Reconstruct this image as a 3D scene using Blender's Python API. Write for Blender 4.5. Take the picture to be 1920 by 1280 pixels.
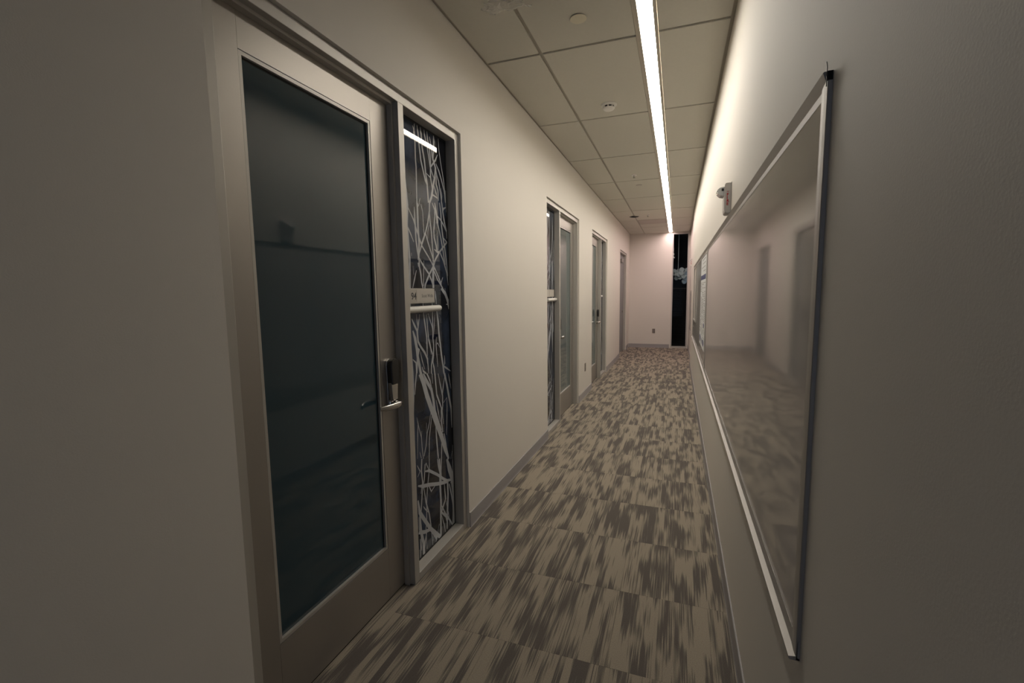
import bpy, bmesh, math, random
from mathutils import Vector, Matrix

random.seed(7)
for o in list(bpy.data.objects):
    bpy.data.objects.remove(o, do_unlink=True)
scene = bpy.context.scene
COL = scene.collection

# ------------------------------------------------------------------ camera
CAM_H = 1.502
PITCH, YAW, ROLL, FPX = 0.10576, 0.345715, -0.012769, 860.7
cp, sp = math.cos(PITCH), math.sin(PITCH)
cy, sy = math.cos(YAW), math.sin(YAW)
cr, sr = math.cos(ROLL), math.sin(ROLL)
fwd = Vector((-sy * cp, cy * cp, -sp))
rgt = Vector((cy, sy, 0))
upv = rgt.cross(fwd)
r2 = rgt * cr + upv * sr
u2 = -rgt * sr + upv * cr
cam_data = bpy.data.cameras.new('camera')
cam = bpy.data.objects.new('camera', cam_data)
COL.objects.link(cam)
m = Matrix((r2, u2, -fwd)).transposed().to_4x4()
m.translation = Vector((0, 0, CAM_H))
cam.matrix_world = m
cam_data.sensor_fit = 'HORIZONTAL'
cam_data.sensor_width = 36
cam_data.lens = FPX / 1920 * 36
cam_data.clip_start = 0.02
cam_data.clip_end = 100
scene.camera = cam

# ------------------------------------------------------------------ world and exposure
world = bpy.data.worlds.new('world')
scene.world = world
world.use_nodes = True
bgn = world.node_tree.nodes['Background']
bgn.inputs['Color'].default_value = (0.49, 0.62, 0.88, 1)      # dim bluish fill, added through the open end behind the camera
bgn.inputs['Strength'].default_value = 0.62
vs = scene.view_settings
vs.view_transform = 'Standard'
vs.look = 'None'
vs.exposure = 0.0
vs.gamma = 1.0
vs.use_curve_mapping = False
STRIP_POWER = 47.0
STRIP_WARM = (1.0, 0.93, 0.82)
STRIP_PINK = (0.86, 0.67, 0.65)

# ------------------------------------------------------------------ the measured corridor
XL, XR, XR2 = -1.2274, 0.2606, 0.285       # left wall, right wall, set-back right wall at the far end
H = 2.9938                                  # ceiling
YB = 12.717                                 # end wall
YE = -3.145                                 # open end behind the camera
YS = 9.8                                    # where the right wall steps back
ROW0, ROWS = 2.9547, 1.22                   # ceiling tile rows
TEE = -0.8468
LL, LR = -0.265, -0.141                     # light slot


# ------------------------------------------------------------------ materials
def mat(name, col, rough=0.6, metal=0.0, spec=0.5, bump=None, var=None, coat=0.0, emis=None):
    m = bpy.data.materials.new(name)
    m.use_nodes = True
    nt = m.node_tree
    b = nt.nodes['Principled BSDF']
    b.inputs['Base Color'].default_value = (*col, 1)
    b.inputs['Roughness'].default_value = rough
    b.inputs['Metallic'].default_value = metal
    b.inputs['Specular IOR Level'].default_value = spec
    b.inputs['Coat Weight'].default_value = coat
    b.inputs['Coat Roughness'].default_value = 0.03
    if emis:
        b.inputs['Emission Color'].default_value = (*emis[0], 1)
        b.inputs['Emission Strength'].default_value = emis[1]
    if bump or var:
        g = nt.nodes.new('ShaderNodeNewGeometry')
    if var:     # (scale, amount) slow colour variation
        n = nt.nodes.new('ShaderNodeTexNoise')
        n.inputs['Scale'].default_value = var[0]
        n.inputs['Detail'].default_value = 3
        nt.links.new(g.outputs['Position'], n.inputs['Vector'])
        r = nt.nodes.new('ShaderNodeMapRange')
        r.inputs['To Min'].default_value = 1 - var[1]
        r.inputs['To Max'].default_value = 1 + var[1]
        nt.links.new(n.outputs['Fac'], r.inputs['Value'])
        mx = nt.nodes.new('ShaderNodeVectorMath')
        mx.operation = 'SCALE'
        mx.inputs[0].default_value = col
        nt.links.new(r.outputs['Result'], mx.inputs['Scale'])
        nt.links.new(mx.outputs['Vector'], b.inputs['Base Color'])
    if bump:    # (scale, strength)
        n = nt.nodes.new('ShaderNodeTexNoise')
        n.inputs['Scale'].default_value = bump[0]
        n.inputs['Detail'].default_value = 4
        nt.links.new(g.outputs['Position'], n.inputs['Vector'])
        bp = nt.nodes.new('ShaderNodeBump')
        bp.inputs['Strength'].default_value = bump[1]
        bp.inputs['Distance'].default_value = 0.002
        nt.links.new(n.outputs['Fac'], bp.inputs['Height'])
        nt.links.new(bp.outputs['Normal'], b.inputs['Normal'])
    return m


def carpet_material():
    m = bpy.data.materials.new('carpet')
    m.use_nodes = True
    nt = m.node_tree
    N, L = nt.nodes, nt.links
    b = N['Principled BSDF']
    b.inputs['Roughness'].default_value = 1.0
    b.inputs['Specular IOR Level'].default_value = 0.1

    def math_(op, a, c=None):
        n = N.new('ShaderNodeMath')
        n.operation = op
        for i, v in enumerate((a, c)):
            if v is None:
                continue
            if isinstance(v, (int, float)):
                n.inputs[i].default_value = v
            else:
                L.new(v, n.inputs[i])
        return n.outputs[0]

    def white(a, c=None):
        n = N.new('ShaderNodeTexWhiteNoise')
        n.noise_dimensions = '2D'
        cb = N.new('ShaderNodeCombineXYZ')
        L.new(a, cb.inputs[0])
        if c is not None:
            L.new(c, cb.inputs[1])
        L.new(cb.outputs[0], n.inputs['Vector'])
        return n.outputs['Value']

    def noise(x, y, z, detail=2.0):
        cb = N.new('ShaderNodeCombineXYZ')
        for i, v in enumerate((x, y, z)):
            L.new(v, cb.inputs[i])
        n = N.new('ShaderNodeTexNoise')
        n.inputs['Scale'].default_value = 1
        n.inputs['Detail'].default_value = detail
        L.new(cb.outputs[0], n.inputs['Vector'])
        return n.outputs['Fac']

    geo = N.new('ShaderNodeNewGeometry')
    sep = N.new('ShaderNodeSeparateXYZ')
    L.new(geo.outputs['Position'], sep.inputs[0])
    x, y = sep.outputs[0], sep.outputs[1]
    oi = N.new('ShaderNodeObjectInfo')
    tile = math_('MULTIPLY', oi.outputs['Random'], 91.0)
    # yarn rows along the corridor, each shifted by its own amount: brushed ends of the patches
    yarn = math_('FLOOR', math_('DIVIDE', x, 0.0040))
    jit = math_('MULTIPLY', math_('SUBTRACT', white(yarn, tile), 0.5), 0.055)
    yj = math_('ADD', y, jit)
    # wide columns with hard long sides
    colm = math_('FLOOR', math_('DIVIDE', math_('ADD', x, math_('MULTIPLY', tile, 0.013)), 0.031))
    cr_ = math_('MULTIPLY', white(colm, tile), 40.0)
    n1 = noise(math_('MULTIPLY', colm, 7.31), math_('ADD', math_('MULTIPLY', yj, 3.3), cr_), tile, 1.0)
    n2 = noise(math_('MULTIPLY', x, 10.0), math_('MULTIPLY', yj, 3.0), tile, 2.0)
    n3 = noise(math_('MULTIPLY', yarn, 3.7), math_('MULTIPLY', y, 4.5), tile, 1.0)
    wy = math_('MULTIPLY', math_('SUBTRACT', white(yarn, math_('MULTIPLY', tile, 1.7)), 0.5), 0.07)
    s = math_('ADD', math_('ADD', math_('MULTIPLY', n1, 0.50), math_('MULTIPLY', n2, 0.42)), math_('MULTIPLY', n3, 0.30))
    s = math_('ADD', s, wy)
    ramp = N.new('ShaderNodeValToRGB')
    ramp.color_ramp.elements[0].position = 0.55
    ramp.color_ramp.elements[0].color = (*CARPET_DARK, 1)
    ramp.color_ramp.elements[1].position = 0.65
    ramp.color_ramp.elements[1].color = (*CARPET_LIGHT, 1)
    e = ramp.color_ramp.elements.new(0.60)
    e.color = (*[a * .62 + c * .38 for a, c in zip(CARPET_DARK, CARPET_LIGHT)], 1)
    L.new(s, ramp.inputs['Fac'])
    # loop pile speckle
    sp_ = N.new('ShaderNodeTexNoise')
    sp_.inputs['Scale'].default_value = 330
    sp_.inputs['Detail'].default_value = 2
    L.new(geo.outputs['Position'], sp_.inputs['Vector'])
    mr = N.new('ShaderNodeMapRange')
    mr.inputs['From Min'].default_value = 0.3
    mr.inputs['From Max'].default_value = 0.7
    mr.inputs['To Min'].default_value = 0.78
    mr.inputs['To Max'].default_value = 1.2
    L.new(sp_.outputs['Fac'], mr.inputs['Value'])
    vm = N.new('ShaderNodeVectorMath')
    vm.operation = 'SCALE'
    L.new(ramp.outputs['Color'], vm.inputs[0])
    L.new(mr.outputs['Result'], vm.inputs['Scale'])
    L.new(vm.outputs['Vector'], b.inputs['Base Color'])
    bp = N.new('ShaderNodeBump')
    bp.inputs['Strength'].default_value = 0.35
    bp.inputs['Distance'].default_value = 0.002
    L.new(sp_.outputs['Fac'], bp.inputs['Height'])
    L.new(bp.outputs['Normal'], b.inputs['Normal'])
    return m


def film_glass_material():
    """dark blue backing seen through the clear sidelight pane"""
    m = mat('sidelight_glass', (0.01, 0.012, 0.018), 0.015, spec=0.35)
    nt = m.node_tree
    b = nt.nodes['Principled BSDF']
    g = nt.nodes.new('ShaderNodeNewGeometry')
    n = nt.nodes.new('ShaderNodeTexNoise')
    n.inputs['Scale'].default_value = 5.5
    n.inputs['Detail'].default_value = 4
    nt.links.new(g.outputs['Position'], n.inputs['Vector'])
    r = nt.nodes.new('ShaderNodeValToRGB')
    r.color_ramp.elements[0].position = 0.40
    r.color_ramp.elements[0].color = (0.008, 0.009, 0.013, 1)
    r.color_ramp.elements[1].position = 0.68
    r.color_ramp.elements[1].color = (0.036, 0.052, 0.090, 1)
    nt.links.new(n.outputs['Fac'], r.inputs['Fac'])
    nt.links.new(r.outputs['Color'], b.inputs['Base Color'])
    return m


def clear_glass_material():
    m = bpy.data.materials.new('window_glass')
    m.use_nodes = True
    nt = m.node_tree
    nt.nodes.remove(nt.nodes['Principled BSDF'])
    out = nt.nodes['Material Output']
    tr = nt.nodes.new('ShaderNodeBsdfTransparent')
    tr.inputs['Color'].default_value = (0.80, 0.81, 0.80, 1)
    gl = nt.nodes.new('ShaderNodeBsdfGlossy')
    gl.inputs['Roughness'].default_value = 0.02
    fr = nt.nodes.new('ShaderNodeFresnel')
    fr.inputs['IOR'].default_value = 1.14
    mx = nt.nodes.new('ShaderNodeMixShader')
    nt.links.new(fr.outputs[0], mx.inputs[0])
    nt.links.new(tr.outputs[0], mx.inputs[1])
    nt.links.new(gl.outputs[0], mx.inputs[2])
    nt.links.new(mx.outputs[0], out.inputs['Surface'])
    return m


def board_material():
    m = bpy.data.materials.new('whiteboard_enamel')
    m.use_nodes = True
    nt = m.node_tree
    nt.nodes.remove(nt.nodes['Principled BSDF'])
    df = nt.nodes.new('ShaderNodeBsdfDiffuse')
    df.inputs['Color'].default_value = (0.53, 0.50, 0.475, 1)
    gl = nt.nodes.new('ShaderNodeBsdfGlossy')
    gl.inputs['Roughness'].default_value = 0.045
    fr = nt.nodes.new('ShaderNodeFresnel')
    fr.inputs['IOR'].default_value = 1.75
    mn = nt.nodes.new('ShaderNodeMath')
    mn.operation = 'MINIMUM'
    mn.inputs[1].default_value = 0.61
    mx = nt.nodes.new('ShaderNodeMixShader')
    nt.links.new(fr.outputs[0], mn.inputs[0])
    nt.links.new(mn.outputs[0], mx.inputs[0])
    nt.links.new(df.outputs[0], mx.inputs[1])
    nt.links.new(gl.outputs[0], mx.inputs[2])
    nt.links.new(mx.outputs[0], nt.nodes['Material Output'].inputs['Surface'])
    return m


CARPET_DARK = (0.112, 0.099, 0.088)
CARPET_LIGHT = (0.29, 0.25, 0.198)
M = dict(
    wall=mat('wall_paint', (0.65, 0.615, 0.56), 0.62, bump=(260, 0.10), var=(1.3, 0.015)),
    tile=mat('ceiling_tile', (0.56, 0.54, 0.475), 0.9, bump=(420, 0.35), var=(60, 0.03)),
    grid=mat('ceiling_grid', (0.36, 0.33, 0.275), 0.6),
    base=mat('vinyl_base', (0.32, 0.305, 0.305), 0.5, var=(3, 0.04)),
    carpet=carpet_material(),
    frame=mat('taupe_frame_paint', (0.45, 0.43, 0.395), 0.42, metal=0.35),
    door=mat('taupe_door_paint', (0.36, 0.335, 0.305), 0.40, metal=0.65, bump=(300, 0.04)),
    greydoor=mat('grey_door_paint', (0.20, 0.20, 0.20), 0.5),
    gasket=mat('black_gasket', (0.01, 0.01, 0.01), 0.7),
    frost=mat('frosted_door_glass', (0.026, 0.050, 0.064), 0.05, var=(2.0, 0.12)),
    frost2=mat('grey_green_door_glass', (0.11, 0.14, 0.14), 0.04, var=(2.0, 0.12)),
    side=film_glass_material(),
    branch=mat('branch_film', (0.40, 0.415, 0.44), 0.015, var=(7, 0.12)),
    alu=mat('satin_aluminium', (0.34, 0.32, 0.295), 0.45, metal=0.3, spec=0.4),
    board=board_material(),
    chrome=mat('satin_chrome', (0.50, 0.49, 0.47), 0.22, metal=1.0),
    black=mat('black_plastic', (0.012, 0.011, 0.010), 0.35),
    hole=mat('dark_void', (0.004, 0.004, 0.004), 0.9),
    white=mat('white_plastic', (0.72, 0.70, 0.66), 0.4),
    cream=mat('cream_plastic', (0.66, 0.61, 0.47), 0.45),
    offwhite=mat('alarm_housing', (0.60, 0.57, 0.53), 0.45),
    red=mat('red_ink', (0.42, 0.02, 0.02), 0.5),
    ink=mat('dark_ink', (0.03, 0.03, 0.032), 0.5),
    greyink=mat('grey_ink', (0.22, 0.21, 0.20), 0.5),
    blueink=mat('navy_ink', (0.02, 0.035, 0.15), 0.5),
    plate=mat('sign_plate', (0.42, 0.39, 0.35), 0.35),
    insert=mat('sign_insert', (0.47, 0.44, 0.40), 0.4),
    paper=mat('poster_paper', (0.70, 0.71, 0.72), 0.7),
    outlet=mat('brown_outlet', (0.16, 0.13, 0.11), 0.4),
    lens=mat('strobe_lens', (0.75, 0.75, 0.74), 0.12, spec=0.8, coat=1.0),
    winframe=mat('window_frame_grey', (0.45, 0.43, 0.41), 0.45),
    wglass=clear_glass_material(),
    darkroom=mat('dark_room', (0.02, 0.016, 0.014), 0.9),
    blind=mat('dark_blind', (0.03, 0.026, 0.022), 0.6),
    puff=mat('paper_puff', (0.62, 0.72, 0.72), 0.8),
    wrap=None,
    lightA=mat('light_lens_warm', (0.8, 0.8, 0.8), 0.5, emis=(STRIP_WARM, STRIP_POWER)),
    lightB=mat('light_lens_pink', (0.8, 0.8, 0.8), 0.5, emis=(STRIP_PINK, STRIP_POWER)),
    housing=mat('light_housing', (0.46, 0.42, 0.35), 0.5),
    greypanel=mat('panel_grey', (0.42, 0.37, 0.33), 0.6),
)


def wrap_material():
    m = bpy.data.materials.new('clear_plastic_wrap')
    m.use_nodes = True
    nt = m.node_tree
    b = nt.nodes['Principled BSDF']
    b.inputs['Base Color'].default_value = (0.85, 0.83, 0.78, 1)
    b.inputs['Roughness'].default_value = 0.45
    tr = nt.nodes.new('ShaderNodeBsdfTransparent')
    mx = nt.nodes.new('ShaderNodeMixShader')
    mx.inputs[0].default_value = 0.32
    nt.links.new(tr.outputs[0], mx.inputs[1])
    nt.links.new(b.outputs[0], mx.inputs[2])
    nt.links.new(mx.outputs[0], nt.nodes['Material Output'].inputs['Surface'])
    return m


M['wrap'] = wrap_material()

# ------------------------------------------------------------------ mesh helpers
ORG = {}


def bm_new():
    return bmesh.new()


def box(bm, x0, x1, y0, y1, z0, z1):
    x0, x1 = min(x0, x1), max(x0, x1)
    y0, y1 = min(y0, y1), max(y0, y1)
    z0, z1 = min(z0, z1), max(z0, z1)
    v = [bm.verts.new(p) for p in ((x0, y0, z0), (x1, y0, z0), (x1, y1, z0), (x0, y1, z0),
                                   (x0, y0, z1), (x1, y0, z1), (x1, y1, z1), (x0, y1, z1))]
    for f in ((0, 3, 2, 1), (4, 5, 6, 7), (0, 1, 5, 4), (1, 2, 6, 5), (2, 3, 7, 6), (3, 0, 4, 7)):
        bm.faces.new([v[i] for i in f])
    return bm


def prism(bm, prof, a, b, place):
    """extrude a closed 2D profile from a to b; place(u, v, t) -> point"""
    va = [bm.verts.new(place(u, v, a)) for u, v in prof]
    vb = [bm.verts.new(place(u, v, b)) for u, v in prof]
    n = len(prof)
    for i in range(n):
        j = (i + 1) % n
        bm.faces.new((va[i], va[j], vb[j], vb[i]))
    bm.faces.new(va[::-1])
    bm.faces.new(vb)
    bmesh.ops.recalc_face_normals(bm, faces=bm.faces)
    return bm


def lathe(bm, prof, center, axis='Z', seg=28):
    """profile of (radius, height) revolved about an axis through center"""
    c = Vector(center)
    rings = []
    for r, h in prof:
        ring = []
        for i in range(seg):
            t = 2 * math.pi * i / seg
            p, q = r * math.cos(t), r * math.sin(t)
            d = {'Z': (p, q, h), 'X': (h, p, q), 'Y': (p, h, q)}[axis]
            ring.append(bm.verts.new(c + Vector(d)))
        rings.append(ring)
    for a, b in zip(rings, rings[1:]):
        for i in range(seg):
            j = (i + 1) % seg
            bm.faces.new((a[i], a[j], b[j], b[i]))
    bm.faces.new(rings[0][::-1])
    bm.faces.new(rings[-1])
    bmesh.ops.recalc_face_normals(bm, faces=bm.faces)
    return bm


def tube(bm, pts, radii, seg=12, flat=1.0, flat_axis=None):
    """swept round section along points; flat<1 squeezes it along flat_axis"""
    pts = [Vector(p) for p in pts]
    if isinstance(radii, (int, float)):
        radii = [radii] * len(pts)
    rings = []
    for i, p in enumerate(pts):
        t = (pts[min(i + 1, len(pts) - 1)] - pts[max(i - 1, 0)]).normalized()
        ref = Vector((0, 0, 1)) if abs(t.z) < 0.9 else Vector((1, 0, 0))
        s = t.cross(ref).normalized()
        u = s.cross(t).normalized()
        ring = []
        for k in range(seg):
            a = 2 * math.pi * k / seg
            d = s * math.cos(a) * radii[i] + u * math.sin(a) * radii[i]
            if flat_axis is not None:
                fa = Vector(flat_axis)
                d = d - fa * d.dot(fa) * (1 - flat)
            ring.append(bm.verts.new(p + d))
        rings.append(ring)
    for a, b in zip(rings, rings[1:]):
        for k in range(seg):
            j = (k + 1) % seg
            bm.faces.new((a[k], a[j], b[j], b[k]))
    bm.faces.new(rings[0][::-1])
    bm.faces.new(rings[-1])
    bmesh.ops.recalc_face_normals(bm, faces=bm.faces)
    return bm


def link(name, bm, material, parent=None, smooth=False, bevel=0.0, org=None):
    """one mesh object from a bmesh given in world coordinates"""
    me = bpy.data.meshes.new(name)
    o0 = ORG[parent.name] if parent else Vector(org or (0, 0, 0))
    if bevel:
        bmesh.ops.bevel(bm, geom=list(bm.edges), offset=bevel, segments=2, profile=0.5, affect='EDGES')
    bmesh.ops.translate(bm, verts=bm.verts, vec=-o0)
    if smooth:
        for f in bm.faces:
            f.smooth = True
    bm.to_mesh(me)
    bm.free()
    if smooth:
        try:
            me.set_sharp_from_angle(angle=math.radians(40))
        except Exception:
            pass
    me.materials.append(material)
    o = bpy.data.objects.new(name, me)
    COL.objects.link(o)
    if parent:
        o.parent = parent
        ORG[o.name] = o0
    else:
        o.location = o0
        ORG[o.name] = o0
    return o


def tag(o, label=None, cat=None, group=None, kind=None):
    if label:
        o['label'] = label
    if cat:
        o['category'] = cat
    if group:
        o['group'] = group
    if kind:
        o['kind'] = kind
    return o


def thing(name, loc, label=None, cat=None, group=None, kind=None):
    e = bpy.data.objects.new(name, None)
    e.empty_display_size = 0.1
    COL.objects.link(e)
    e.location = loc
    ORG[e.name] = Vector(loc)
    return tag(e, label, cat, group, kind)


def boxobj(name, dims, material, parent=None, bevel=0.0, org=None):
    return link(name, box(bm_new(), *dims), material, parent, bevel=bevel, org=org)


def text_bm(body, size, place, bold=0.0, extrude=0.0003):
    """text as mesh; place(u, v, w) -> world point, u along the line, v up, w outwards"""
    cu = bpy.data.curves.new('text', 'FONT')
    cu.body = body
    cu.size = size
    cu.offset = bold
    cu.extrude = extrude
    cu.align_x = 'LEFT'
    cu.resolution_u = 2
    o = bpy.data.objects.new('text', cu)
    COL.objects.link(o)
    dg = bpy.context.evaluated_depsgraph_get()
    me = bpy.data.meshes.new_from_object(o.evaluated_get(dg))
    bm = bm_new()
    bm.from_mesh(me)
    for v in bm.verts:
        v.co = Vector(place(v.co.x, v.co.y, v.co.z))
    bpy.data.objects.remove(o)
    bpy.data.curves.remove(cu)
    bpy.data.meshes.remove(me)
    bmesh.ops.recalc_face_normals(bm, faces=bm.faces)
    return bm


BRANCHES = [
(8,198,2391,187,2331,196,2291,195,2204,199,2164,198,2110,196,2048,195,1980),
(10,220,2388,230,2338,237,2282,249,2211,273,2154,291,2113,307,2092),
(11,250,2391,261,2347,267,2281,287,2217,297,2149,308,2099,316,2001),
(7,177,2364,194,2337,199,2312),
(8,291,2387,296,2354,317,2305,335,2247,347,2200,367,2169,388,2145),
(9,322,2387,327,2339,345,2292,353,2237,347,2143,365,2082,367,2046),
(8,349,2360,362,2325,372,2257,400,2220,416,2177,438,2145,454,2092,470,2028),
(13,395,2388,397,2349,391,2312,379,2251,407,2208,396,2154,378,2114,351,2036,327,2003),
(9,435,2288,410,2252,354,2202,335,2247),
(6,448,2383,452,2322,472,2246,499,2162,512,2104,525,2041),
(9,412,2234,445,2202,474,2157,503,2102,516,2036),
(6,297,2157,343,2142,356,2109,369,2076),
(9,416,2177,409,2120,430,2088,431,2032),
(8,378,2114,406,2068,420,2045,367,2053,339,2023),
(7,529,2107,520,2036),
(6,229,2010,217,1984),
(7,463,2109,473,2066,466,2027),
(13,197,1980,198,1929,198,1842,204,1773,197,1717,191,1681),
(8,99,1950,155,1888,184,1834,233,1758,301,1703,350,1657),
(10,167,1955,168,1907,171,1856,174,1784,184,1730,198,1685,199,1646,210,1611,217,1562,229,1533),
(7,100,1840,124,1810,151,1772),
(5,234,1980,252,1937,256,1842,258,1821),
(6,221,1984,202,1957),
(10,327,2003,324,1959,302,1891,273,1834,235,1776,203,1717),
(9,324,1959,328,1894,339,1849,343,1787,350,1721,350,1657),
(8,273,1834,299,1782,332,1727,352,1691),
(6,316,1882,299,1844,296,1804),
(9,357,2008,385,1972,378,1920,366,1855,368,1819,388,1776,397,1739),
(15,387,2013,396,1971,406,1935,411,1902),
(9,402,1946,452,1927,491,1897,531,1860),
(9,411,1902,432,1860,453,1805,467,1760,480,1711,495,1672),
(10,442,2023,455,1969,459,1901,471,1837,492,1766,505,1704,538,1607),
(10,470,2028,480,1976,497,1917,523,1866,525,1828),
(10,523,2010,489,1997,475,1972),
(6,520,2036,534,1981),
(7,409,1864,401,1739),
(10,367,1752,401,1739,425,1741,528,1808),
(10,425,1741,375,1696,350,1657,295,1603,256,1555,247,1533),
(9,433,1738,471,1694,509,1626,534,1551),
(9,479,1827,528,1804),
(17,352,1691,349,1639,342,1582,342,1534),
(8,354,1658,401,1603,438,1554),
(8,349,1639,392,1584,453,1534),
(9,198,1692,247,1649,295,1614,323,1578,336,1552),
(8,457,1597,430,1561),
(4,136,1647,140,1602),
(8,167,1627,145,1578,125,1533),
(5,246,1681,239,1612,237,1544),
(5,124,1715,125,1698),
(9,187,1667,189,1646),
(19,437,1534,484,1499,512,1459,535,1409),
(7,478,1534,493,1503),
(9,489,1439,515,1436),
(8,361,1519,366,1481,372,1442),
(9,224,1454,224,1396,238,1329,251,1261,251,1202,252,1156),
(8,322,1451,322,1383,322,1323,318,1255,326,1208,319,1148,309,1110),
(13,372,1404,385,1342,392,1263,404,1199,413,1143,433,1060,439,1026),
(11,105,1373,129,1337,153,1306,160,1248,185,1217,225,1179,251,1142,260,1057),
(7,152,1395,158,1349,164,1320),
(8,184,1394,169,1341,158,1306,159,1263),
(18,111,1310,131,1266,144,1214,151,1163,165,1117,176,1072),
(11,141,1222,167,1204,147,1156,135,1079),
(6,274,1393,294,1355,314,1316,316,1293),
(6,256,1390,263,1327,266,1267,289,1212,293,1159),
(6,345,1382,339,1322,325,1254),
(7,360,1255,353,1209,358,1150,365,1079),
(5,357,1208,370,1219,396,1188),
(8,263,1327,272,1244,291,1197,312,1156,293,1098,290,1052),
(6,177,1196,194,1142,219,1087),
(9,450,1134,451,1085,438,1071,475,1053,530,1028),
(9,101,1159,132,1137,135,1079),
(8,309,1118,322,1078,328,1046),
(9,192,1106,201,1082,232,1062),
(8,132,1079,120,1031,109,968),
(29,169,1073,200,1019,231,941,264,877,305,800,340,735,369,686,399,628,429,565,468,488),
(18,203,1067,236,1016,284,961,303,895,314,829,342,767,386,694),
(9,239,1061,272,1013,291,955),
(6,297,1051,301,992),
(10,328,1046,338,965,343,917,380,853,394,826,389,746,402,677),
(8,367,1039,387,972,411,899,411,838,401,808,413,723),
(8,442,1002,417,930,408,899),
(15,444,1026,469,956,491,881,517,796,535,714,537,671),
(7,334,888,353,820,373,750),
(6,421,852,464,875,465,816,454,703,447,647),
(8,494,1017,505,974,533,918),
(6,268,829,250,776,221,723,206,658,181,605),
(6,278,807,260,750,245,692,234,571),
(5,120,841,131,802,124,752,113,614),
(5,131,802,148,752,160,718,163,664,173,593),
(5,166,754,160,718),
(11,321,741,324,672,332,601,340,534),
(8,401,669,385,608,376,521),
(7,418,664,439,591,446,563),
(6,535,560,530,466),
(6,515,523,494,479),
(5,138,643,152,604),
(5,218,785,214,725),
(33,442,497,471,428,506,356,523,250,522,140,511,45),
(15,350,530,355,451,351,376,355,270,350,199,342,56),
(10,375,521,365,447,371,378),
(13,186,516,231,503,324,443,393,390,440,361,522,338),
(16,108,463,163,440,226,422,321,388,392,367,445,353),
(8,217,426,247,373,291,390),
(6,198,560,231,503),
(6,235,571,231,503,208,424,193,342,187,247,174,179,180,62),
(9,156,599,147,535,156,465,135,407),
(7,107,579,134,536,107,513),
(7,189,558,174,472,148,411,133,321,122,278,121,201,123,84),
(8,167,432,184,337,216,253,230,176,246,46),
(6,156,325,172,303,207,267),
(19,103,383,115,310,168,236,228,156,293,92,341,46),
(18,115,310,121,201,143,122,147,45),
(16,99,201,164,172,228,156),
(12,182,160,160,112,143,57),
(9,110,159,115,107,107,44),
(16,445,358,445,273,434,181,422,58),
(11,402,355,412,255,383,226,360,194,411,144,424,100),
(10,465,329,493,236,511,145),
(10,363,235,401,170,463,92,494,48),
(7,416,243,444,150,461,60),
(7,359,174,387,102,399,48),
(8,326,138,303,97),
(9,330,537,337,489,354,426),
(8,482,333,521,309),
(6,105,286,104,210),
(15,233,149,291,67,280,47),
(12,530,466,522,333),
(8,265,122,252,73),
]

# ------------------------------------------------------------------ structure: walls
OPEN = [(0.970, 2.556), (4.465, 6.051), (7.030, 8.616), (10.635, 12.065)]
OTOP = 2.437
WT = H + 0.03
bm = bm_new()
y = YE
for a, c in OPEN:
    box(bm, XL - 0.17, XL, y, a, 0, WT)
    box(bm, XL - 0.17, XL, a, c, OTOP, WT)
    y = c
box(bm, XL - 0.17, XL, y, YB, 0, WT)
wl = tag(link('wall_left', bm, M['wall']), 'long off-white corridor wall with the office doors in it', 'wall', kind='structure')
tag(boxobj('wall_right', (XR, XR + 0.17, YE, YS, 0, WT), M['wall']),
    'off-white corridor wall that carries the whiteboards', 'wall', kind='structure')
tag(boxobj('wall_right_end', (XR2, XR + 0.17, YS, YB + 0.15, 0, WT), M['wall']),
    'short set-back wall beside the tall narrow window', 'wall', kind='structure')
WX0, WX1, WZ0, WZ1 = -0.152, 0.250, 0.022, 2.968
bm = bm_new()
box(bm, XL - 0.17, WX0, YB, YB + 0.15, 0, WT)
box(bm, WX1, XR2, YB, YB + 0.15, 0, WT)
box(bm, WX0, WX1, YB, YB + 0.15, WZ1, WT)
box(bm, WX0, WX1, YB, YB + 0.15, -0.02, WZ0)
tag(link('wall_back', bm, M['wall']), 'pinkish off-white end wall of the corridor', 'wall', kind='structure')

# ------------------------------------------------------------------ floor: subfloor and carpet tiles
fl = tag(boxobj('floor', (XL - 0.17, XR + 0.17, YE, YB + 0.15, -0.06, -0.0075), M['hole']),
         'carpeted corridor floor in beige and brown streaks', 'floor', kind='structure')
xs = [XL, -0.738, -0.238, XR]
ys = [YE] + [0.22 + 0.5 * k for k in range(-6, 25)] + [YB]
G = 0.0005
for j in range(len(ys) - 1):
    for i in range(3):
        x1 = xs[i + 1] - G
        if i == 2 and ys[j] >= YS:
            x1 = XR2
        boxobj('carpet_tile', (xs[i] + (G if i else 0), x1, ys[j] + G, ys[j + 1] - G, -0.007, 0), M['carpet'], fl)
for a, c in OPEN:
    boxobj('carpet_strip', (-1.36, XL - G, a, c, -0.007, 0), M['carpet'], fl)

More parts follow.
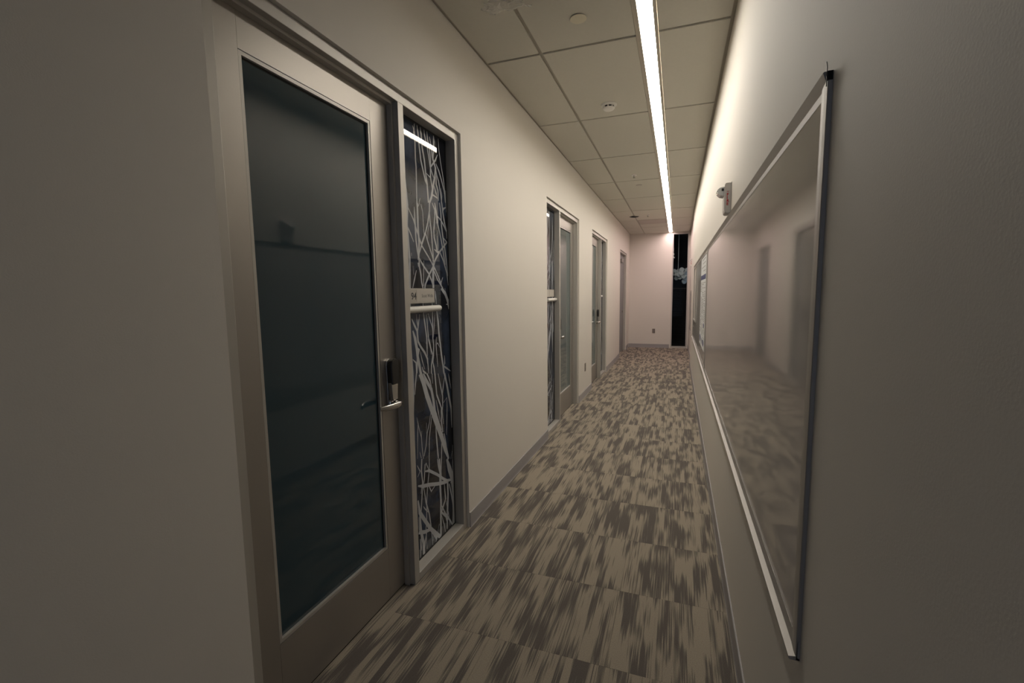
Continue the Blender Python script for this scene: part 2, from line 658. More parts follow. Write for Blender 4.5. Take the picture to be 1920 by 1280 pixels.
# ------------------------------------------------------------------ ceiling: grid and tiles
STRIP0 = ROW0 - ROWS
LIT0 = 2.30            # unseen first stretch, over the viewer, left unlit to dim the near walls
ce = tag(boxobj('ceiling', (XL, XR2, YE, YB, H + 0.0265, H + 0.03), M['grid']),
         'suspended ceiling of off-white acoustic tiles in a metal grid', 'ceiling', kind='structure')
G0, G1 = H + 0.009, H + 0.0262
boxobj('wall_angle', (XL + 0.0005, XL + 0.024, YE, YB - 0.0005, G0, G1), M['grid'], ce)
boxobj('wall_angle', (XR - 0.024, XR - 0.0005, YE, YS, G0, G1), M['grid'], ce)
boxobj('wall_angle', (XR - 0.024, XR2 - 0.0005, YS, YB - 0.0005, G0, G1), M['grid'], ce)
boxobj('wall_angle', (XL + 0.024, LL - 0.001, YB - 0.022, YB - 0.0005, G0, G1), M['grid'], ce)
boxobj('wall_angle', (LR + 0.001, XR - 0.024, YB - 0.022, YB - 0.0005, G0, G1), M['grid'], ce)
boxobj('main_tee', (TEE - 0.012, TEE + 0.012, YE, YB - 0.022, G0, G1), M['grid'], ce)
boxobj('main_tee', (-0.249, -0.225, YE, STRIP0 - 0.013, G0, G1), M['grid'], ce)
for k in range(-4, 8):
    yy = ROW0 + ROWS * k
    if yy > YB - 0.05:
        continue
    on = yy >= STRIP0 - 0.01
    for x0, x1 in ((XL + 0.024, TEE - 0.012), (TEE + 0.012, LL - 0.001 if on else -0.249), (LR + 0.001 if on else -0.225, XR - 0.024)):
        boxobj('cross_tee', (x0, x1, yy - 0.012, yy + 0.012, G0, G1), M['grid'], ce)
rows = [ROW0 + ROWS * k for k in range(-5, 8)] + [YB + 0.012]
gp = 0.0115
PANEL_Y = (10.287, 10.93)
for j in range(len(rows) - 1):
    a, c = rows[j] + gp, rows[j + 1] - gp
    if j == len(rows) - 2:
        c = YB - 0.018
    a = max(a, YE)
    lit = rows[j] >= STRIP0 - 0.01
    cols = [(XL + 0.02, TEE - gp), (TEE + gp, (LL - 0.002) if lit else -0.249), ((LR + 0.002) if lit else -0.225, XR - 0.02)]
    for i, (x0, x1) in enumerate(cols):
        aa = a
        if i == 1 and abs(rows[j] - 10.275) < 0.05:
            aa = PANEL_Y[1] + 0.012
        boxobj('ceiling_tile', (x0, x1, aa, c, H, H + 0.018), M['tile'], ce, bevel=0.0012)
# flat panel, darker than the tiles, in the row near the end wall
vt = thing('ceiling_panel', (-0.55, 10.6, H), 'flat dull grey panel set in the ceiling near the end wall', 'greypanel')
boxobj('panel_frame', (TEE + gp, LL - 0.002, PANEL_Y[0], PANEL_Y[1], H + 0.001, H + 0.0088), M['grid'], vt)
boxobj('panel_face', (TEE + gp + 0.015, LL - 0.017, PANEL_Y[0] + 0.015, PANEL_Y[1] - 0.015, H - 0.002, H + 0.001), M['greypanel'], vt)
# dark missing corner of a tile
bm = bm_new()
pts = [(-0.955, 9.74), (-0.905, 9.66), (-0.872, 9.62), (-0.84, 9.68), (-0.765, 9.74), (-0.80, 9.82), (-0.862, 9.86), (-0.92, 9.82)]
prism(bm, pts, H - 0.004, H, lambda u, v, t: (u, v, t))
tag(link('broken_tile_corner', bm, M['hole'], ce), 'small black gap where a ceiling tile corner is missing')

# ------------------------------------------------------------------ linear light
lt = thing('linear_light', (-0.2, STRIP0, H), 'long white glowing strip light recessed in the ceiling tiles', 'light')
LA, LB = LL + 0.026, LR - 0.019
bm = bm_new()
box(bm, LL, LA, STRIP0, YB - 0.02, H - 0.0025, H + 0.0123)
link('side_flange', bm, M['housing'], lt)
bm = bm_new()
box(bm, LB, LR, STRIP0, YB - 0.02, H - 0.0025, H + 0.0123)
link('side_flange', bm, M['housing'], lt)
boxobj('end_cap', (LA, LB, STRIP0, STRIP0 + 0.02, H - 0.0025, H + 0.0123), M['housing'], lt)
boxobj('end_cap', (LA, LB, YB - 0.06, YB - 0.02, H - 0.0025, H + 0.0123), M['housing'], lt)
boxobj('unlit_lens', (LA, LB, STRIP0 + 0.02, LIT0 - 0.002, H + 0.0085, H + 0.012), M['housing'], lt)
boxobj('light_lens', (LA, LB, LIT0, 9.4, H + 0.0085, H + 0.012), M['lightA'], lt)
boxobj('light_lens', (LA, LB, 9.4, YB - 0.06, H + 0.0085, H + 0.012), M['lightB'], lt)

# ------------------------------------------------------------------ baseboards (cove base)
BH, BT = 0.098, 0.006
prof = [(0, 0), (0.009, 0), (0.0075, 0.003), (BT, 0.012), (BT, BH - 0.003), (BT - 0.003, BH), (0, BH)]


def base_y(name, x, sgn, a, c, label):
    bm = bm_new()
    prism(bm, prof, a, c, lambda u, v, t: (x + sgn * u, t, v))
    return tag(link(name, bm, M['base']), label, 'baseboard', kind='structure')


segs = [(YE, 0.970), (2.560, 4.465), (6.055, 7.030), (8.620, 10.635), (12.069, YB)]
wh = ['ending at the frosted glass door', 'between room sign 94 and the next sidelight', 'below the low wall outlet',
      'running up to the plain grey door', 'between the grey door and the end wall']
for (a, c), w in zip(segs, wh):
    base_y('baseboard_left', XL, 1, a, c, 'grey rubber cove base on the door wall ' + w)
base_y('baseboard_right', XR, -1, YE, YS, 'grey rubber cove base running below the whiteboards')
base_y('baseboard_right', XR2, -1, YS, YB, 'short grey cove base on the set-back wall by the window')
for a, c, w in ((XL + 0.014, WX0 - 0.03, 'below the outlet on the end wall'), (WX1 + 0.025, XR2 - 0.014, 'between window and set-back wall')):
    bm = bm_new()
    prism(bm, prof, a, c, lambda u, v, t: (t, YB - u, v))
    tag(link('baseboard_back', bm, M['base']), 'grey cove base ' + w, 'baseboard', kind='structure')

# ------------------------------------------------------------------ office door units: door + sidelight in one frame
FX, FB = -1.245, -1.37            # frame face and back
DX = -1.300                       # door face
GX = -1.305                       # sidelight glass face


def branch_mesh(fy, sgn):
    bm = bm_new()
    X = GX + 0.0006
    extra = []
    rnd = random.Random(3)
    for k in range(11):          # more of the same thicket in the strip next to the mullion
        a = rnd.uniform(20, 95)
        z = rnd.uniform(60, 1900)
        p = [rnd.choice((6, 9, 13, 18))]
        for q in range(4):
            p += [min(max(a, 16), 120), z]
            a += rnd.uniform(-26, 34)
            z += rnd.uniform(90, 190)
        extra.append(tuple(p))
    allb = BRANCHES + extra
    ends = [(k, br[i], br[i + 1]) for k, br in enumerate(allb) for i in (1, len(br) - 2)]
    for bi, br in enumerate(allb):
        w = br[0] / 1000.0 * 0.66
        P = [Vector((min(max(br[i], 14), 522) / 1000.0, br[i + 1] / 1000.0)) for i in range(1, len(br), 2)]
        n = len(P)
        Lv, Rv = [], []
        for i, p in enumerate(P):
            t = (P[min(i + 1, n - 1)] - P[max(i - 1, 0)])
            t = t.normalized() if t.length > 1e-6 else Vector((0, 1))
            nn = Vector((-t.y, t.x))
            f = 1.0
            if i in (0, n - 1):      # twigs run out to a point unless they carry on into another branch
                ex, ez = (br[1], br[2]) if i == 0 else (br[-2], br[-1])
                near = any(k != bi and (ex - a) ** 2 + (ez - c) ** 2 < 400 for k, a, c in ends)
                f = 0.9 if near else 0.4
            dx = X + bi * 1.2e-6
            Lv.append(bm.verts.new((dx, fy(p.x + nn.x * w * f), p.y + nn.y * w * f)))
            Rv.append(bm.verts.new((dx, fy(p.x - nn.x * w * f), p.y - nn.y * w * f)))
        for i in range(n - 1):
            bm.faces.new((Lv[i], Lv[i + 1], Rv[i + 1], Rv[i]))
    for f in bm.faces:
        f.normal_update()
        if f.normal.x < 0:
            f.normal_flip()
    return bm


def door_unit(n, y0, y1, mirror, door_label, win_label, pane_mat):
    W = y1 - y0
    S = (lambda s: y1 - s) if mirror else (lambda s: y0 + s)
    d = thing('door_%d' % n, (XL, (y0 + y1) / 2, 0), door_label, 'door', kind='structure')

    def bx(name, x0, x1, s0, s1, z0, z1, material=M['frame'], par=d, bevel=0.0):
        return boxobj(name, (x0, x1, S(s0), S(s1), z0, z1), material, par, bevel)
    f, sb = 0.045, W - 0.045
    m0, m1 = 0.960, 1.005
    bx('jamb', FX, FB, 0.0008, f, 0, OTOP - 0.0008, bevel=0.0015)
    bx('jamb', FX, FB, sb, W - 0.0008, 0, OTOP - 0.0008, bevel=0.0015)
    bx('frame_head', FX, FB, f, sb, OTOP - f, OTOP - 0.0008, bevel=0.0015)
    bx('mullion', FX, FB, m0, m1, 0, OTOP - f, bevel=0.0015)
    # stops the leaf closes against
    bx('door_stop', -1.272, DX + 0.0008, f, f + 0.013, 0, OTOP - f)
    bx('door_stop', -1.272, DX + 0.0008, m0 - 0.013, m0, 0, OTOP - f)
    bx('door_stop', -1.272, DX + 0.0008, f + 0.013, m0 - 0.013, OTOP - f - 0.013, OTOP - f)
    # the leaf
    l0, l1, zt = f + 0.003, m0 - 0.003, OTOP - f - 0.004
    g0, g1, gz0, gz1 = 0.166, 0.805, 0.281, 2.252
    DB = DX - 0.045
    bx('stile', DX, DB, l0, g0, 0.010, zt, M['door'])
    bx('stile', DX, DB, g1 + 0.0145, l1, 0.010, zt, M['door'])
    bx('rail', DX, DB, g0 + 0.0008, g1 + 0.0137, gz1 + 0.0145, zt, M['door'])
    bx('rail', DX, DB, g0 + 0.0008, g1 + 0.0137, 0.010, gz0 - 0.0145, M['door'])
    bx('door_sweep', DX - 0.004, DB, l0, l1, 0.001, 0.010, M['gasket'])
    pane = bx('glass_pane', DX - 0.013, DB + 0.013, g0 - 0.005, g1 + 0.008, gz0 - 0.008, gz1 + 0.008, pane_mat)
    e = 0.013
    bx('glazing_bead', DX - 0.001, DX - 0.013, g0 + 0.0015, g0 + e, gz0 - 0.012, gz1 + 0.012, M['frame'], pane)
    bx('glazing_bead', DX - 0.001, DX - 0.013, g1, g1 + e - 0.0015, gz0 - 0.012, gz1 + 0.012, M['frame'], pane)
    bx('glazing_bead', DX - 0.001, DX - 0.013, g0 + e, g1, gz1 - 0.0005, gz1 + 0.012, M['frame'], pane)
    bx('glazing_bead', DX - 0.001, DX - 0.013, g0 + e, g1, gz0 - 0.012, gz0 + 0.0005, M['frame'], pane)
    bx('gasket', DX - 0.012, DX - 0.0132, g0 + e, g0 + e + 0.004, gz0, gz1, M['gasket'], pane)
    bx('gasket', DX - 0.012, DX - 0.0132, g1 - 0.006, g1, gz0, gz1, M['gasket'], pane)
    bx('gasket', DX - 0.012, DX - 0.0132, g0 + e, g1, gz1 - 0.008, gz1, M['gasket'], pane)
    # electronic lock: silver body, black cover, lever that returns towards the hinge side
    sc = 0.882
    bm = bm_new()
    out = [(-0.030, 0.0), (-0.030, 0.115), (-0.033, 0.19), (-0.027, 0.212), (0, 0.222), (0.027, 0.212), (0.033, 0.19), (0.030, 0.115), (0.030, 0.0), (0.018, -0.022), (0, -0.028), (-0.018, -0.022)]
    prism(bm, [(S(sc + u), 0.975 + v) for u, v in out], DX, DX + 0.012, lambda u, v, t: (t, u, v))
    lock = link('lock_plate', bm, M['chrome'], d, bevel=0.001)
    bm = bm_new()
    lo = [(-0.020, 0.02), (-0.027, 0.11), (0.027, 0.11), (0.020, 0.02)]
    prism(bm, [(S(sc + u), 0.975 + v) for u, v in lo], DX + 0.012, DX + 0.034, lambda u, v, t: (t, u, v))
    link('lock_body', bm, M['chrome'], lock, bevel=0.003)
    bm = bm_new()
    lo = [(-0.026, 0.098), (-0.032, 0.19), (-0.025, 0.214), (0, 0.224), (0.025, 0.214), (0.032, 0.19), (0.026, 0.098)]
    prism(bm, [(S(sc + u), 0.975 + v) for u, v in lo], DX + 0.011, DX + 0.040, lambda u, v, t: (t, u, v))
    link('lock_cover', bm, M['black'], lock, bevel=0.005)
    bm = bm_new()
    lathe(bm, [(0.027, 0.010), (0.027, 0.016), (0.024, 0.022), (0.013, 0.026), (0.0115, 0.055), (0.010, 0.062)], (DX, S(sc), 0.980), 'X', 20)
    tube(bm, [(DX + 0.052, S(sc + 0.010), 0.980), (DX + 0.062, S(sc - 0.004), 0.980), (DX + 0.066, S(sc - 0.03), 0.981), (DX + 0.062, S(sc - 0.07), 0.981),
              (DX + 0.052, S(sc - 0.105), 0.981), (DX + 0.038, S(sc - 0.128), 0.981)], [0.012, 0.0155, 0.0155, 0.0145, 0.0130, 0.010], 12, 0.55, (1, 0, 0))
    link('lever', bm, M['chrome'], lock, smooth=True)

    # the sidelight beside it
    w = thing('window_%d' % n, (XL, S((m1 + sb) / 2), 0), win_label, 'window', kind='structure')
    boxobj('sill', (FX, FB, S(m1 + 0.0008), S(sb - 0.0008), 0.0, 0.040), M['frame'], w, 0.0015)
    ins = (0.012, 0.009)
    p = boxobj('glass_pane', (GX, GX - 0.008, S(m1 + 0.001), S(sb - 0.001), 0.041, OTOP - f - 0.001), M['side'], w)
    tag(link('branch_print', branch_mesh(lambda q: S(m1 + q), 1), M['branch'], p), 'pale grey printed branches on the glass')
    for s0, s1, z0, z1 in ((m1 + 0.001, m1 + ins[0], 0.041, OTOP - f - 0.001), (sb - ins[0], sb - 0.001, 0.041, OTOP - f - 0.001),
                           (m1 + ins[0], sb - ins[0], OTOP - f - ins[0], OTOP - f - 0.001), (m1 + ins[0], sb - ins[0], 0.041, 0.041 + ins[1])):
        boxobj('gasket', (GX, GX + 0.002, S(s0), S(s1), z0, z1), M['gasket'], p)
    return S, m1


S1, m1 = door_unit(1, *OPEN[0], False, 'taupe metal door with dark blue frosted glass, beside the room sign 94', 'branch-printed sidelight that carries the room sign 94', M['frost'])
S2, _ = door_unit(2, *OPEN[1], True, 'taupe glazed door on the frosted-door side of the low wall outlet', 'branch-printed sidelight of the door on the frosted-door side of the low outlet', M['frost2'])
S3, _ = door_unit(3, *OPEN[2], False, 'taupe glazed door on the grey-door side of the low wall outlet', 'branch-printed sidelight closest to the plain grey door', M['frost2'])

# plain grey door next to the end wall
y0, y1 = OPEN[3]
d4 = thing('door_4', (XL, (y0 + y1) / 2, 0), 'plain grey door without glass next to the end wall', 'door', kind='structure')
for nm, a, c, z0, z1 in (('jamb', y0 + .0008, y0 + .045, 0, OTOP - .0008), ('jamb', y1 - .045, y1 - .0008, 0, OTOP - .0008), ('frame_head', y0 + .045, y1 - .045, OTOP - .045, OTOP - .0008)):
    boxobj(nm, (FX, FB, a, c, z0, z1), M['frame'], d4, 0.0015)
lf = boxobj('door_leaf', (DX, DX - 0.045, y0 + .048, y1 - .048, 0.008, OTOP - .049), M['greydoor'], d4)
bm = bm_new()
lathe(bm, [(0.028, 0.0), (0.028, 0.010), (0.020, 0.016), (0.008, 0.018)], (DX, 11.80, 1.00), 'X', 18)
link('lock_cylinder', bm, M['chrome'], lf, smooth=True)
cl = boxobj('door_closer', (DX, DX + 0.045, 11.25, 11.52, 2.19, 2.27), M['alu'], d4, 0.004)
boxobj('closer_arm', (DX + 0.018, DX + 0.030, 11.40, 11.86, 2.275, 2.290), M['alu'], cl)


# ------------------------------------------------------------------ room signs on the sidelights
def room_sign(S, label, number, name):
    a, c = m1 + 0.035, m1 + 0.342
    r = thing('room_sign', (GX, S((a + c) / 2), 1.45), label, 'sign', 'room signs on the sidelights')
    X = GX + 0.0025
    boxobj('plate', (X - 0.0019, X + 0.004, S(a), S(c), 1.452, 1.531), M['plate'], r, 0.0012)
    boxobj('name_insert', (X + 0.004, X + 0.0052, S(a + 0.115) if S is not S2 else S(c - 0.115), S(c - 0.006) if S is not S2 else S(a + 0.006), 1.462, 1.524), M['insert'], r)
    b0 = min(S(a), S(c))
    if number:
        bm = text_bm(number, 0.052, lambda u, v, w: (X + 0.0045 + w, b0 + 0.062 + u, 1.473 + v), 0.0006)
        link('room_number', bm, M['ink'], r)
    if name:
        bm = text_bm(name, 0.026, lambda u, v, w: (X + 0.0056 + w, b0 + 0.165 + u, 1.483 + v))
        link('name_text', bm, M['greyink'], r)
    bm = bm_new()
    lathe(bm, [(0.010, 0), (0.0155, 0.004), (0.0165, 0.010), (0.0165, 0.335), (0.0155, 0.341), (0.010, 0.345)], (GX + 0.0175, b0 + 0.0, 1.421), 'Y', 20)
    link('paper_rail', bm, M['white'], r, smooth=True)
    boxobj('rail_foot', (GX + 0.001, GX + 0.016, b0 + 0.004, b0 + 0.335, 1.403, 1.414), M['plate'], r)
    return r


room_sign(S1, 'small room sign reading 94 over a white rail on branch-printed glass', '94', 'Scott Wells')
room_sign(S2, 'small unlettered room sign over a white rail, facing the whiteboards across the corridor', '', '')
room_sign(S3, 'small unlettered room sign over a white rail, closest to the plain grey door', '', '')


# ------------------------------------------------------------------ whiteboards on the right wall
def board(y0, y1, label, open_end):
    z0, z1 = 0.722, 1.905
    r = thing('whiteboard', (XR, (y0 + y1) / 2, z0), label, 'whiteboard', 'boards in a row on the right wall')
    w, dpt = 0.042, 0.0082
    PX = XR - 0.0045
    boxobj('writing_surface', (XR - 0.0005, PX, y0 + 0.006, y1 - 0.006, z0 + 0.006, z1 - 0.006), M['board'], r)
    # rail section: outer edge, flat, slope down to the panel
    sec = [(0, 0), (0, dpt * 0.85), (0.002, dpt), (0.020, dpt), (0.034, 0.0072), (w, 0.0068), (w, 0.0048), (0.005, 0.0048), (0.005, 0)]
    tsec = [(0, 0), (0, 0.0115), (0.002, 0.0140), (0.026, 0.0054), (w, 0.0050), (w, 0.0048), (0.005, 0.0048), (0.005, 0)]
    top = prism(bm_new(), tsec, y0 + (0.012 if open_end else 0), y1, lambda u, v, t: (XR - 0.0003 - v, t, z1 - u))
    link('top_rail', top, M['alu'], r)
    bsec = [(0, 0), (0, 0.018), (0.003, 0.021), (0.0075, 0.021), (0.0095, 0.0064), (w, 0.0060), (w, 0.0048), (0.005, 0.0048), (0.005, 0)]
    bot = prism(bm_new(), bsec, y0, y1, lambda u, v, t: (XR - 0.0003 - v, t, z0 + u))
    link('bottom_rail', bot, M['alu'], r)
    zt = z1 - (0.020 if open_end else 0.0)
    lfr = prism(bm_new(), sec, z0 + 0.001, zt, lambda u, v, t: (XR - 0.0003 - v, y0 + u, t))
    link('end_rail', lfr, M['alu'], r)
    rfr = prism(bm_new(), sec, z0 + 0.001, z1 - 0.001, lambda u, v, t: (XR - 0.0003 - v, y1 - u, t))
    link('end_rail', rfr, M['alu'], r)
    if open_end:
        boxobj('open_corner', (XR - 0.0003, XR - 0.009, y0 + 0.001, y0 + 0.012, zt + 0.001, z1 - 0.003), M['hole'], r)
        tube_bm = tube(bm_new(), [(XR - 0.010, y0 + 0.003, z1 - 0.03), (XR - 0.010, y0 + 0.002, z1 + 0.004), (XR - 0.011, y0 + 0.004, z1 + 0.014)], 0.0008, 6)
        link('loose_wire', tube_bm, M['black'], r)
    return r


B1 = (1.040, 4.712)
B2 = (4.716, 8.40)
board(*B1, 'large empty glossy whiteboard in an aluminium frame', True)
board(*B2, 'second framed board, with poster and framed notice on it', False)

# poster on the second board
PXX = XR - 0.0048
po = thing('poster', (PXX, 5.36, 0.90), 'white poster with navy title bar and dense text on the second board', 'poster')
boxobj('paper_sheet', (PXX - 0.0002, PXX - 0.0012, 4.86, 5.84, 0.895, 1.852), M['paper'], po)
TX = PXX - 0.0012
boxobj('title_bar', (TX, TX - 0.0004, 4.88, 5.82, 1.615, 1.665), M['blueink'], po)
bm = bm_new()
rnd = random.Random(5)
for c0 in (4.90, 5.22, 5.54):
    z = 1.585
    while z > 1.02:
        if rnd.random() < 0.90:
            box(bm, TX, TX - 0.0003, c0, c0 + rnd.uniform(0.18, 0.27), z - 0.007, z)
        z -= 0.018 if rnd.random() < 0.9 else 0.05
for z in (1.83, 1.79, 1.75, 1.71):
    box(bm, TX, TX - 0.0003, 4.95, 4.95 + rnd.uniform(0.4, 0.8), z - 0.008, z)
tag(link('text_lines', bm, M['greyink'], po), 'rows of small grey print', kind='stuff')
for c0, c1, z0, z1 in ((4.93, 5.18, 0.93, 1.0), (5.30, 5.40, 0.92, 0.99), (5.55, 5.78, 0.925, 1.005), (4.92, 5.1, 1.12, 1.17)):
    bm = bm_new()
    ring = [(c0 + (c1 - c0) * (0.5 + 0.5 * math.cos(t) * (1 + .18 * math.sin(3 * t))), (z0 + z1) / 2 + (z1 - z0) * .5 * math.sin(t)) for t in [k * math.pi / 6 for k in range(12)]]
    prism(bm, ring, TX, TX - 0.0005, lambda u, v, t: (t, u, v))
    link('blue_figure', bm, M['blueink'], po)
# framed notice on the second board
fn = thing('framed_notice', (PXX, 7.55, 1.04), 'pale framed notice hanging on the second board', 'notice')
boxobj('notice_sheet', (PXX - 0.0002, PXX - 0.004, 7.17, 7.93, 1.06, 1.836), M['insert'], fn)
for a, c, z0, z1 in ((7.14, 7.17, 1.04, 1.856), (7.93, 7.96, 1.04, 1.856), (7.17, 7.93, 1.04, 1.06), (7.17, 7.93, 1.836, 1.856)):
    boxobj('notice_frame', (PXX - 0.0002, PXX - 0.013, a, c, z0, z1), M['alu'], fn)


# ------------------------------------------------------------------ fire alarms
def alarm(y, z, xw, label):
    r = thing('fire_alarm', (xw, y + 0.05, z), label, 'fire alarm', 'wall fire alarms')
    D, Wd, Hh = 0.034, 0.105, 0.160
    bm = bm_new()
    sec = [(0, 0), (0, Hh), (D - 0.006, Hh), (D, Hh - 0.010), (D, 0.022), (D - 0.004, 0.006), (D - 0.010, 0)]
    prism(bm, sec, y, y + Wd, lambda u, v, t: (xw - 0.0005 - u, t, z + v))
    body = link('housing', bm, M['offwhite'], r, bevel=0.0015)
    boxobj('back_plate', (xw - 0.0003, xw - 0.003, y - 0.004, y + Wd + 0.004, z - 0.003, z + Hh + 0.003), M['plate'], r)
    bm = bm_new()
    X = xw - 0.0005 - D
    sec = [(0, 0.0), (0.020, 0.004), (0.034, 0.018), (0.036, 0.034), (0.024, 0.046), (0, 0.050)]
    prism(bm, sec, y + 0.012, y + Wd - 0.012, lambda u, v, t: (X + 0.0005 - u, t, z + Hh - 0.066 + v))
    ln = link('strobe_lens', bm, M['lens'], r, bevel=0.002)
    boxobj('flash_tube', (X - 0.003, X - 0.014, y + 0.010, y + 0.0118, z + Hh - 0.040, z + Hh - 0.026), M['black'], ln)
    for k, chx in enumerate('FIRE'):
        bm = text_bm(chx, 0.0195, lambda u, v, w, k=k: (xw - 0.0235 + u, y - 0.0004 - w, z + 0.092 - k * 0.0165 + v), 0.0009)
        link('letter', bm, M['red'], r)
    boxobj('screw_mark', (xw - 0.023, xw - 0.013, y - 0.0008, y, z + 0.113, z + 0.1155), M['red'], r)
    return r


alarm(2.79, 1.916, XR, 'off-white fire alarm with clear strobe just above the whiteboard')
alarm(10.95, 2.03, XR2, 'off-white fire alarm on the set-back wall by the window')

# small board seen edge-on on the set-back wall
ob = thing('notice_board', (XR2, 10.75, 0.60), 'thin grey framed board on the set-back wall near the window', 'board')
boxobj('panel', (XR2 - 0.0005, XR2 - 0.008, 10.32, 11.18, 0.62, 1.48), M['board'], ob)
for a, c, z0, z1 in ((10.30, 10.325, 0.60, 1.50), (11.175, 11.20, 0.60, 1.50), (10.325, 11.175, 0.60, 0.625), (10.325, 11.175, 1.475, 1.50)):
    boxobj('board_frame', (XR2 - 0.0005, XR2 - 0.014, a, c, z0, z1), M['alu'], ob)


# ------------------------------------------------------------------ electrical outlets
def outlet(cx, cyy, cz, side, label):
    r = thing('electrical_outlet', (cx, cyy, cz), label, 'outlet', 'brown wall outlets')

    def place(u, v, t):      # u across, v up, t out of the wall
        return (cx + t, cyy + u, cz + v) if side == 'L' else (cx + u, cyy - t, cz + v)

    def rect(bm, u0, u1, v0, v1, t0, t1):
        p, q = place(u0, v0, t0), place(u1, v1, t1)
        return box(bm, p[0], q[0], p[1], q[1], p[2], q[2])
    link('cover_plate', rect(bm_new(), -0.035, 0.035, -0.058, 0.058, 0.0003, 0.006), M['outlet'], r, bevel=0.0015)
    for s in (-1, 1):
        f = link('socket', rect(bm_new(), -0.017, 0.017, s * 0.021 - 0.014, s * 0.021 + 0.014, 0.006, 0.0075), M['greyink'], r)
        for uu in (-0.006, 0.006):
            link('slot', rect(bm_new(), uu - 0.001, uu + 0.001, s * 0.021 - 0.002, s * 0.021 + 0.007, 0.0075, 0.0079), M['hole'], f)
    return r


outlet(XL, 6.50, 0.425, 'L', 'brown electrical outlet low on the wall between two glazed doors')
outlet(-0.576, YB, 0.445, 'B', 'brown electrical outlet low on the end wall')

# ------------------------------------------------------------------ things on the ceiling
bm = bm_new()
lathe(bm, [(0.046, 0), (0.0445, -0.003), (0.0, -0.004)][:2] + [(0.012, -0.0045)], (-0.548, 2.660, H - 0.0035), 'Z', 32)
cv = thing('sprinkler_cover', (-0.548, 2.660, H), 'cream round sprinkler cover plate beside the crumpled plastic', 'sprinkler')
link('cover_disc', bm, M['cream'], cv, smooth=True)
link('neck', lathe(bm_new(), [(0.034, 0), (0.034, -0.0036)], (-0.548, 2.66, H), 'Z', 24), M['hole'], cv)

sd = thing('smoke_detector', (-0.555, 3.905, H), 'white round smoke detector with dark vents on a ceiling tile', 'smoke detector')
link('base_ring', lathe(bm_new(), [(0.062, 0), (0.062, -0.010), (0.057, -0.014)], (-0.555, 3.905, H), 'Z', 36), M['white'], sd, smooth=True)
link('vent_ring', lathe(bm_new(), [(0.040, -0.013), (0.040, -0.030)], (-0.555, 3.905, H), 'Z', 30), M['black'], sd)
link('cap', lathe(bm_new(), [(0.047, -0.028), (0.046, -0.034), (0.038, -0.042), (0.015, -0.045)], (-0.555, 3.905, H), 'Z', 36), M['white'], sd, smooth=True)
for k in range(8):
    t = 2 * math.pi * k / 8
    x, y = -0.555 + 0.043 * math.cos(t), 3.905 + 0.043 * math.sin(t)
    boxobj('cap_post', (x - .004, x + .004, y - .004, y + .004, H - 0.030, H - 0.012), M['white'], sd)

for x, y, lab in ((-0.564, 6.305, 'small pendent sprinkler head beyond the smoke detector'), (-0.586, 9.652, 'small pendent sprinkler head beside the broken tile corner')):
    s = thing('ceiling_sprinkler', (x, y, H), lab, 'sprinkler', 'sprinkler heads')
    link('escutcheon', lathe(bm_new(), [(0.038, 0), (0.036, -0.006), (0.020, -0.009)], (x, y, H), 'Z', 24), M['white'], s, smooth=True)
    link('nozzle', lathe(bm_new(), [(0.012, -0.008), (0.009, -0.030), (0.016, -0.033), (0.016, -0.036)], (x, y, H), 'Z', 16), M['chrome'], s, smooth=True)
s = thing('sprinkler_cover', (-0.551, 6.92, H), 'white round cover plate on the tile after the first sprinkler head', 'sprinkler')
link('cover_disc', lathe(bm_new(), [(0.042, 0), (0.042, -0.004), (0.036, -0.006)], (-0.551, 6.92, H), 'Z', 28), M['plate'], s, smooth=True)

# crumpled clear plastic stuck over the grid
bm = bm_new()
rnd = random.Random(11)
nx, ny = 16, 8
vg = [[bm.verts.new((-0.995 + 0.23 * i / nx + rnd.uniform(-.004, .004) + 0.02 * math.sin(j * 1.1), 2.335 + 0.115 * j / ny + rnd.uniform(-.006, .006) + 0.012 * math.sin(i * .9),
                     H - 0.003 - abs(rnd.gauss(0, 0.004)) - 0.012 * math.sin(math.pi * i / nx) * math.sin(math.pi * j / ny))) for j in range(ny + 1)] for i in range(nx + 1)]
for i in range(nx):
    for j in range(ny):
        bm.faces.new((vg[i][j], vg[i + 1][j], vg[i + 1][j + 1], vg[i][j + 1]))
tag(link('plastic_wrap', bm, M['wrap'], org=(-0.88, 2.39, H)), 'crumpled clear plastic taped over the ceiling grid', 'plastic wrap')

# ------------------------------------------------------------------ tall narrow window in the end wall and what hangs behind it
w5 = thing('window_5', (0.05, YB, 0), 'tall narrow floor-to-ceiling window with dark glass in the end wall', 'window', kind='structure')
fw = 0.030
for nm, d in (('window_frame', (WX0, WX0 + fw, WZ0, WZ1)), ('window_frame', (WX1 - fw, WX1, WZ0, WZ1)), ('window_frame', (WX0 + fw, WX1 - fw, WZ1 - fw, WZ1)), ('window_frame', (WX0 + fw, WX1 - fw, WZ0, WZ0 + fw))):
    boxobj(nm, (d[0] + .0008, d[1] - .0008, YB - 0.012, YB + 0.06, d[2] + .0008, d[3] - .0008), M['winframe'], w5, 0.0015)
boxobj('glass_pane', (WX0 + fw - .004, WX1 - fw + .004, YB + 0.020, YB + 0.026, WZ0 + fw - .004, WZ1 - fw + .004), M['wglass'], w5)
bm = bm_new()
R0, R1, RY = -1.3, 1.5, 15.4
box(bm, R0, R1, RY, RY + .1, -0.02, 3.1)
box(bm, R0 - .1, R0, YB + .16, RY, -0.02, 3.1)
box(bm, R1, R1 + .1, YB + .16, RY, -0.02, 3.1)
box(bm, R0, R1, YB + .16, RY, 3.1, 3.2)
tag(link('wall_beyond', bm, M['darkroom']), 'dark unlit room behind the tall narrow window', 'wall', kind='structure')
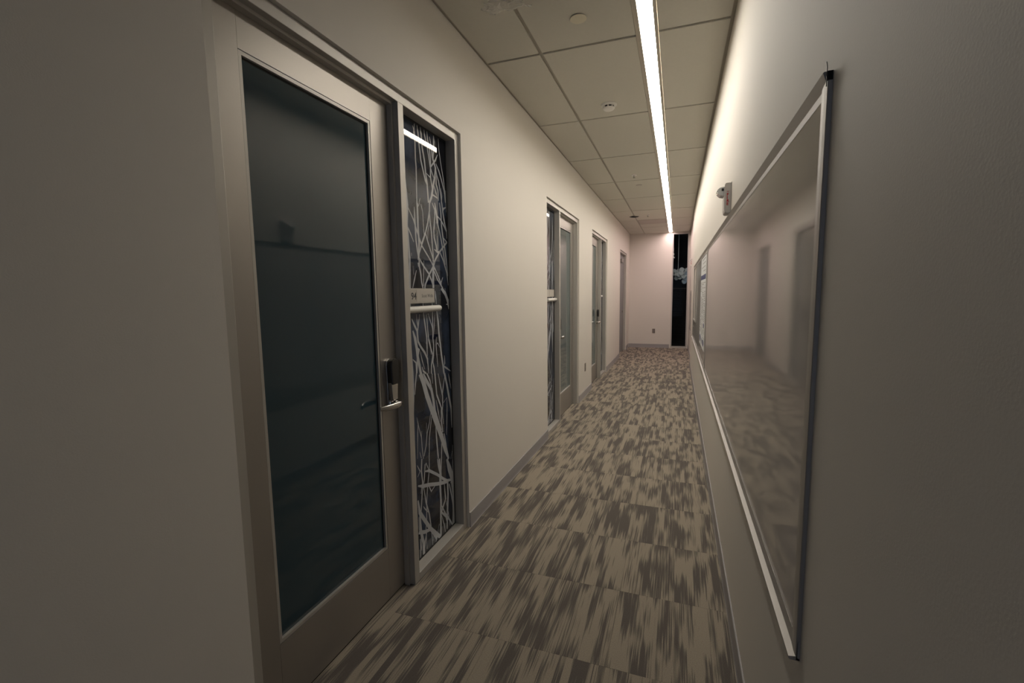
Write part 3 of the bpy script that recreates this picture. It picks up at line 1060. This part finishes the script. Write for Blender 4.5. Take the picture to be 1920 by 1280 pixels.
tag(boxobj('floor_beyond', (R0, R1, YB + .16, RY, -0.08, -0.02), M['darkroom']), 'dark floor of the room behind the window', 'floor', kind='structure')
bl = thing('window_blind', (0.05, YB + 0.10, 0.06), 'dark horizontal slat blind behind the lower half of the tall window', 'blind')
boxobj('bottom_bar', (WX0 + .03, WX1 - .03, YB + 0.085, YB + 0.110, 0.055, 0.070), M['blind'], bl)
for k in range(44):
    z = 0.09 + k * 0.033
    bm = bm_new()
    prism(bm, [(-0.011, 0.006), (0.011, -0.006), (0.011, -0.0075), (-0.011, 0.0045)], WX0 + .03, WX1 - .03, lambda u, v, t: (t, YB + 0.098 + u, z + v))
    link('slat', bm, M['blind'], bl)
boxobj('ladder_cord', (0.045, 0.048, YB + 0.097, YB + 0.099, 0.06, 1.56), M['blind'], bl)
boxobj('head_bar', (WX0 + .03, WX1 - .03, YB + 0.085, YB + 0.110, 1.545, 1.57), M['blind'], bl)

pl = thing('pendant_lamp', (0.065, YB + 0.42, 3.1), 'pale paper cloud pendant hanging behind the tall window', 'pendant lamp')
link('cord', tube(bm_new(), [(0.0, YB + .42, 3.098), (0.0, YB + .42, 2.05)], 0.006, 8), M['puff'], pl)
rnd = random.Random(4)
spots = [(-.13, .02), (-.06, .10), (.02, .04), (.09, .11), (.15, .03), (-.10, -.08), (-.02, -.06), (.08, -.05), (.14, -.09), (.10, -.17), (.03, .13), (-.15, .10), (.17, .13), (-.05, .0)]
for x, z in spots:
    bm = bm_new()
    r = rnd.uniform(.055, .078)
    bmesh.ops.create_icosphere(bm, subdivisions=2, radius=r)
    ax = rnd.uniform(-.6, .6)
    for v in bm.verts:
        v.co.y *= 0.45
        if v.co.y < 0 and (v.co.x ** 2 + v.co.z ** 2) < (r * .8) ** 2:
            v.co.y *= 0.2
    bmesh.ops.rotate(bm, verts=bm.verts, cent=(0, 0, 0), matrix=Matrix.Rotation(ax, 3, 'X') @ Matrix.Rotation(rnd.uniform(-.7, .7), 3, 'Z'))
    bmesh.ops.translate(bm, verts=bm.verts, vec=(0.06 + x, YB + .42 + rnd.uniform(-.06, .06), 1.92 + z))
    link('paper_puff', bm, M['puff'], pl, smooth=True)
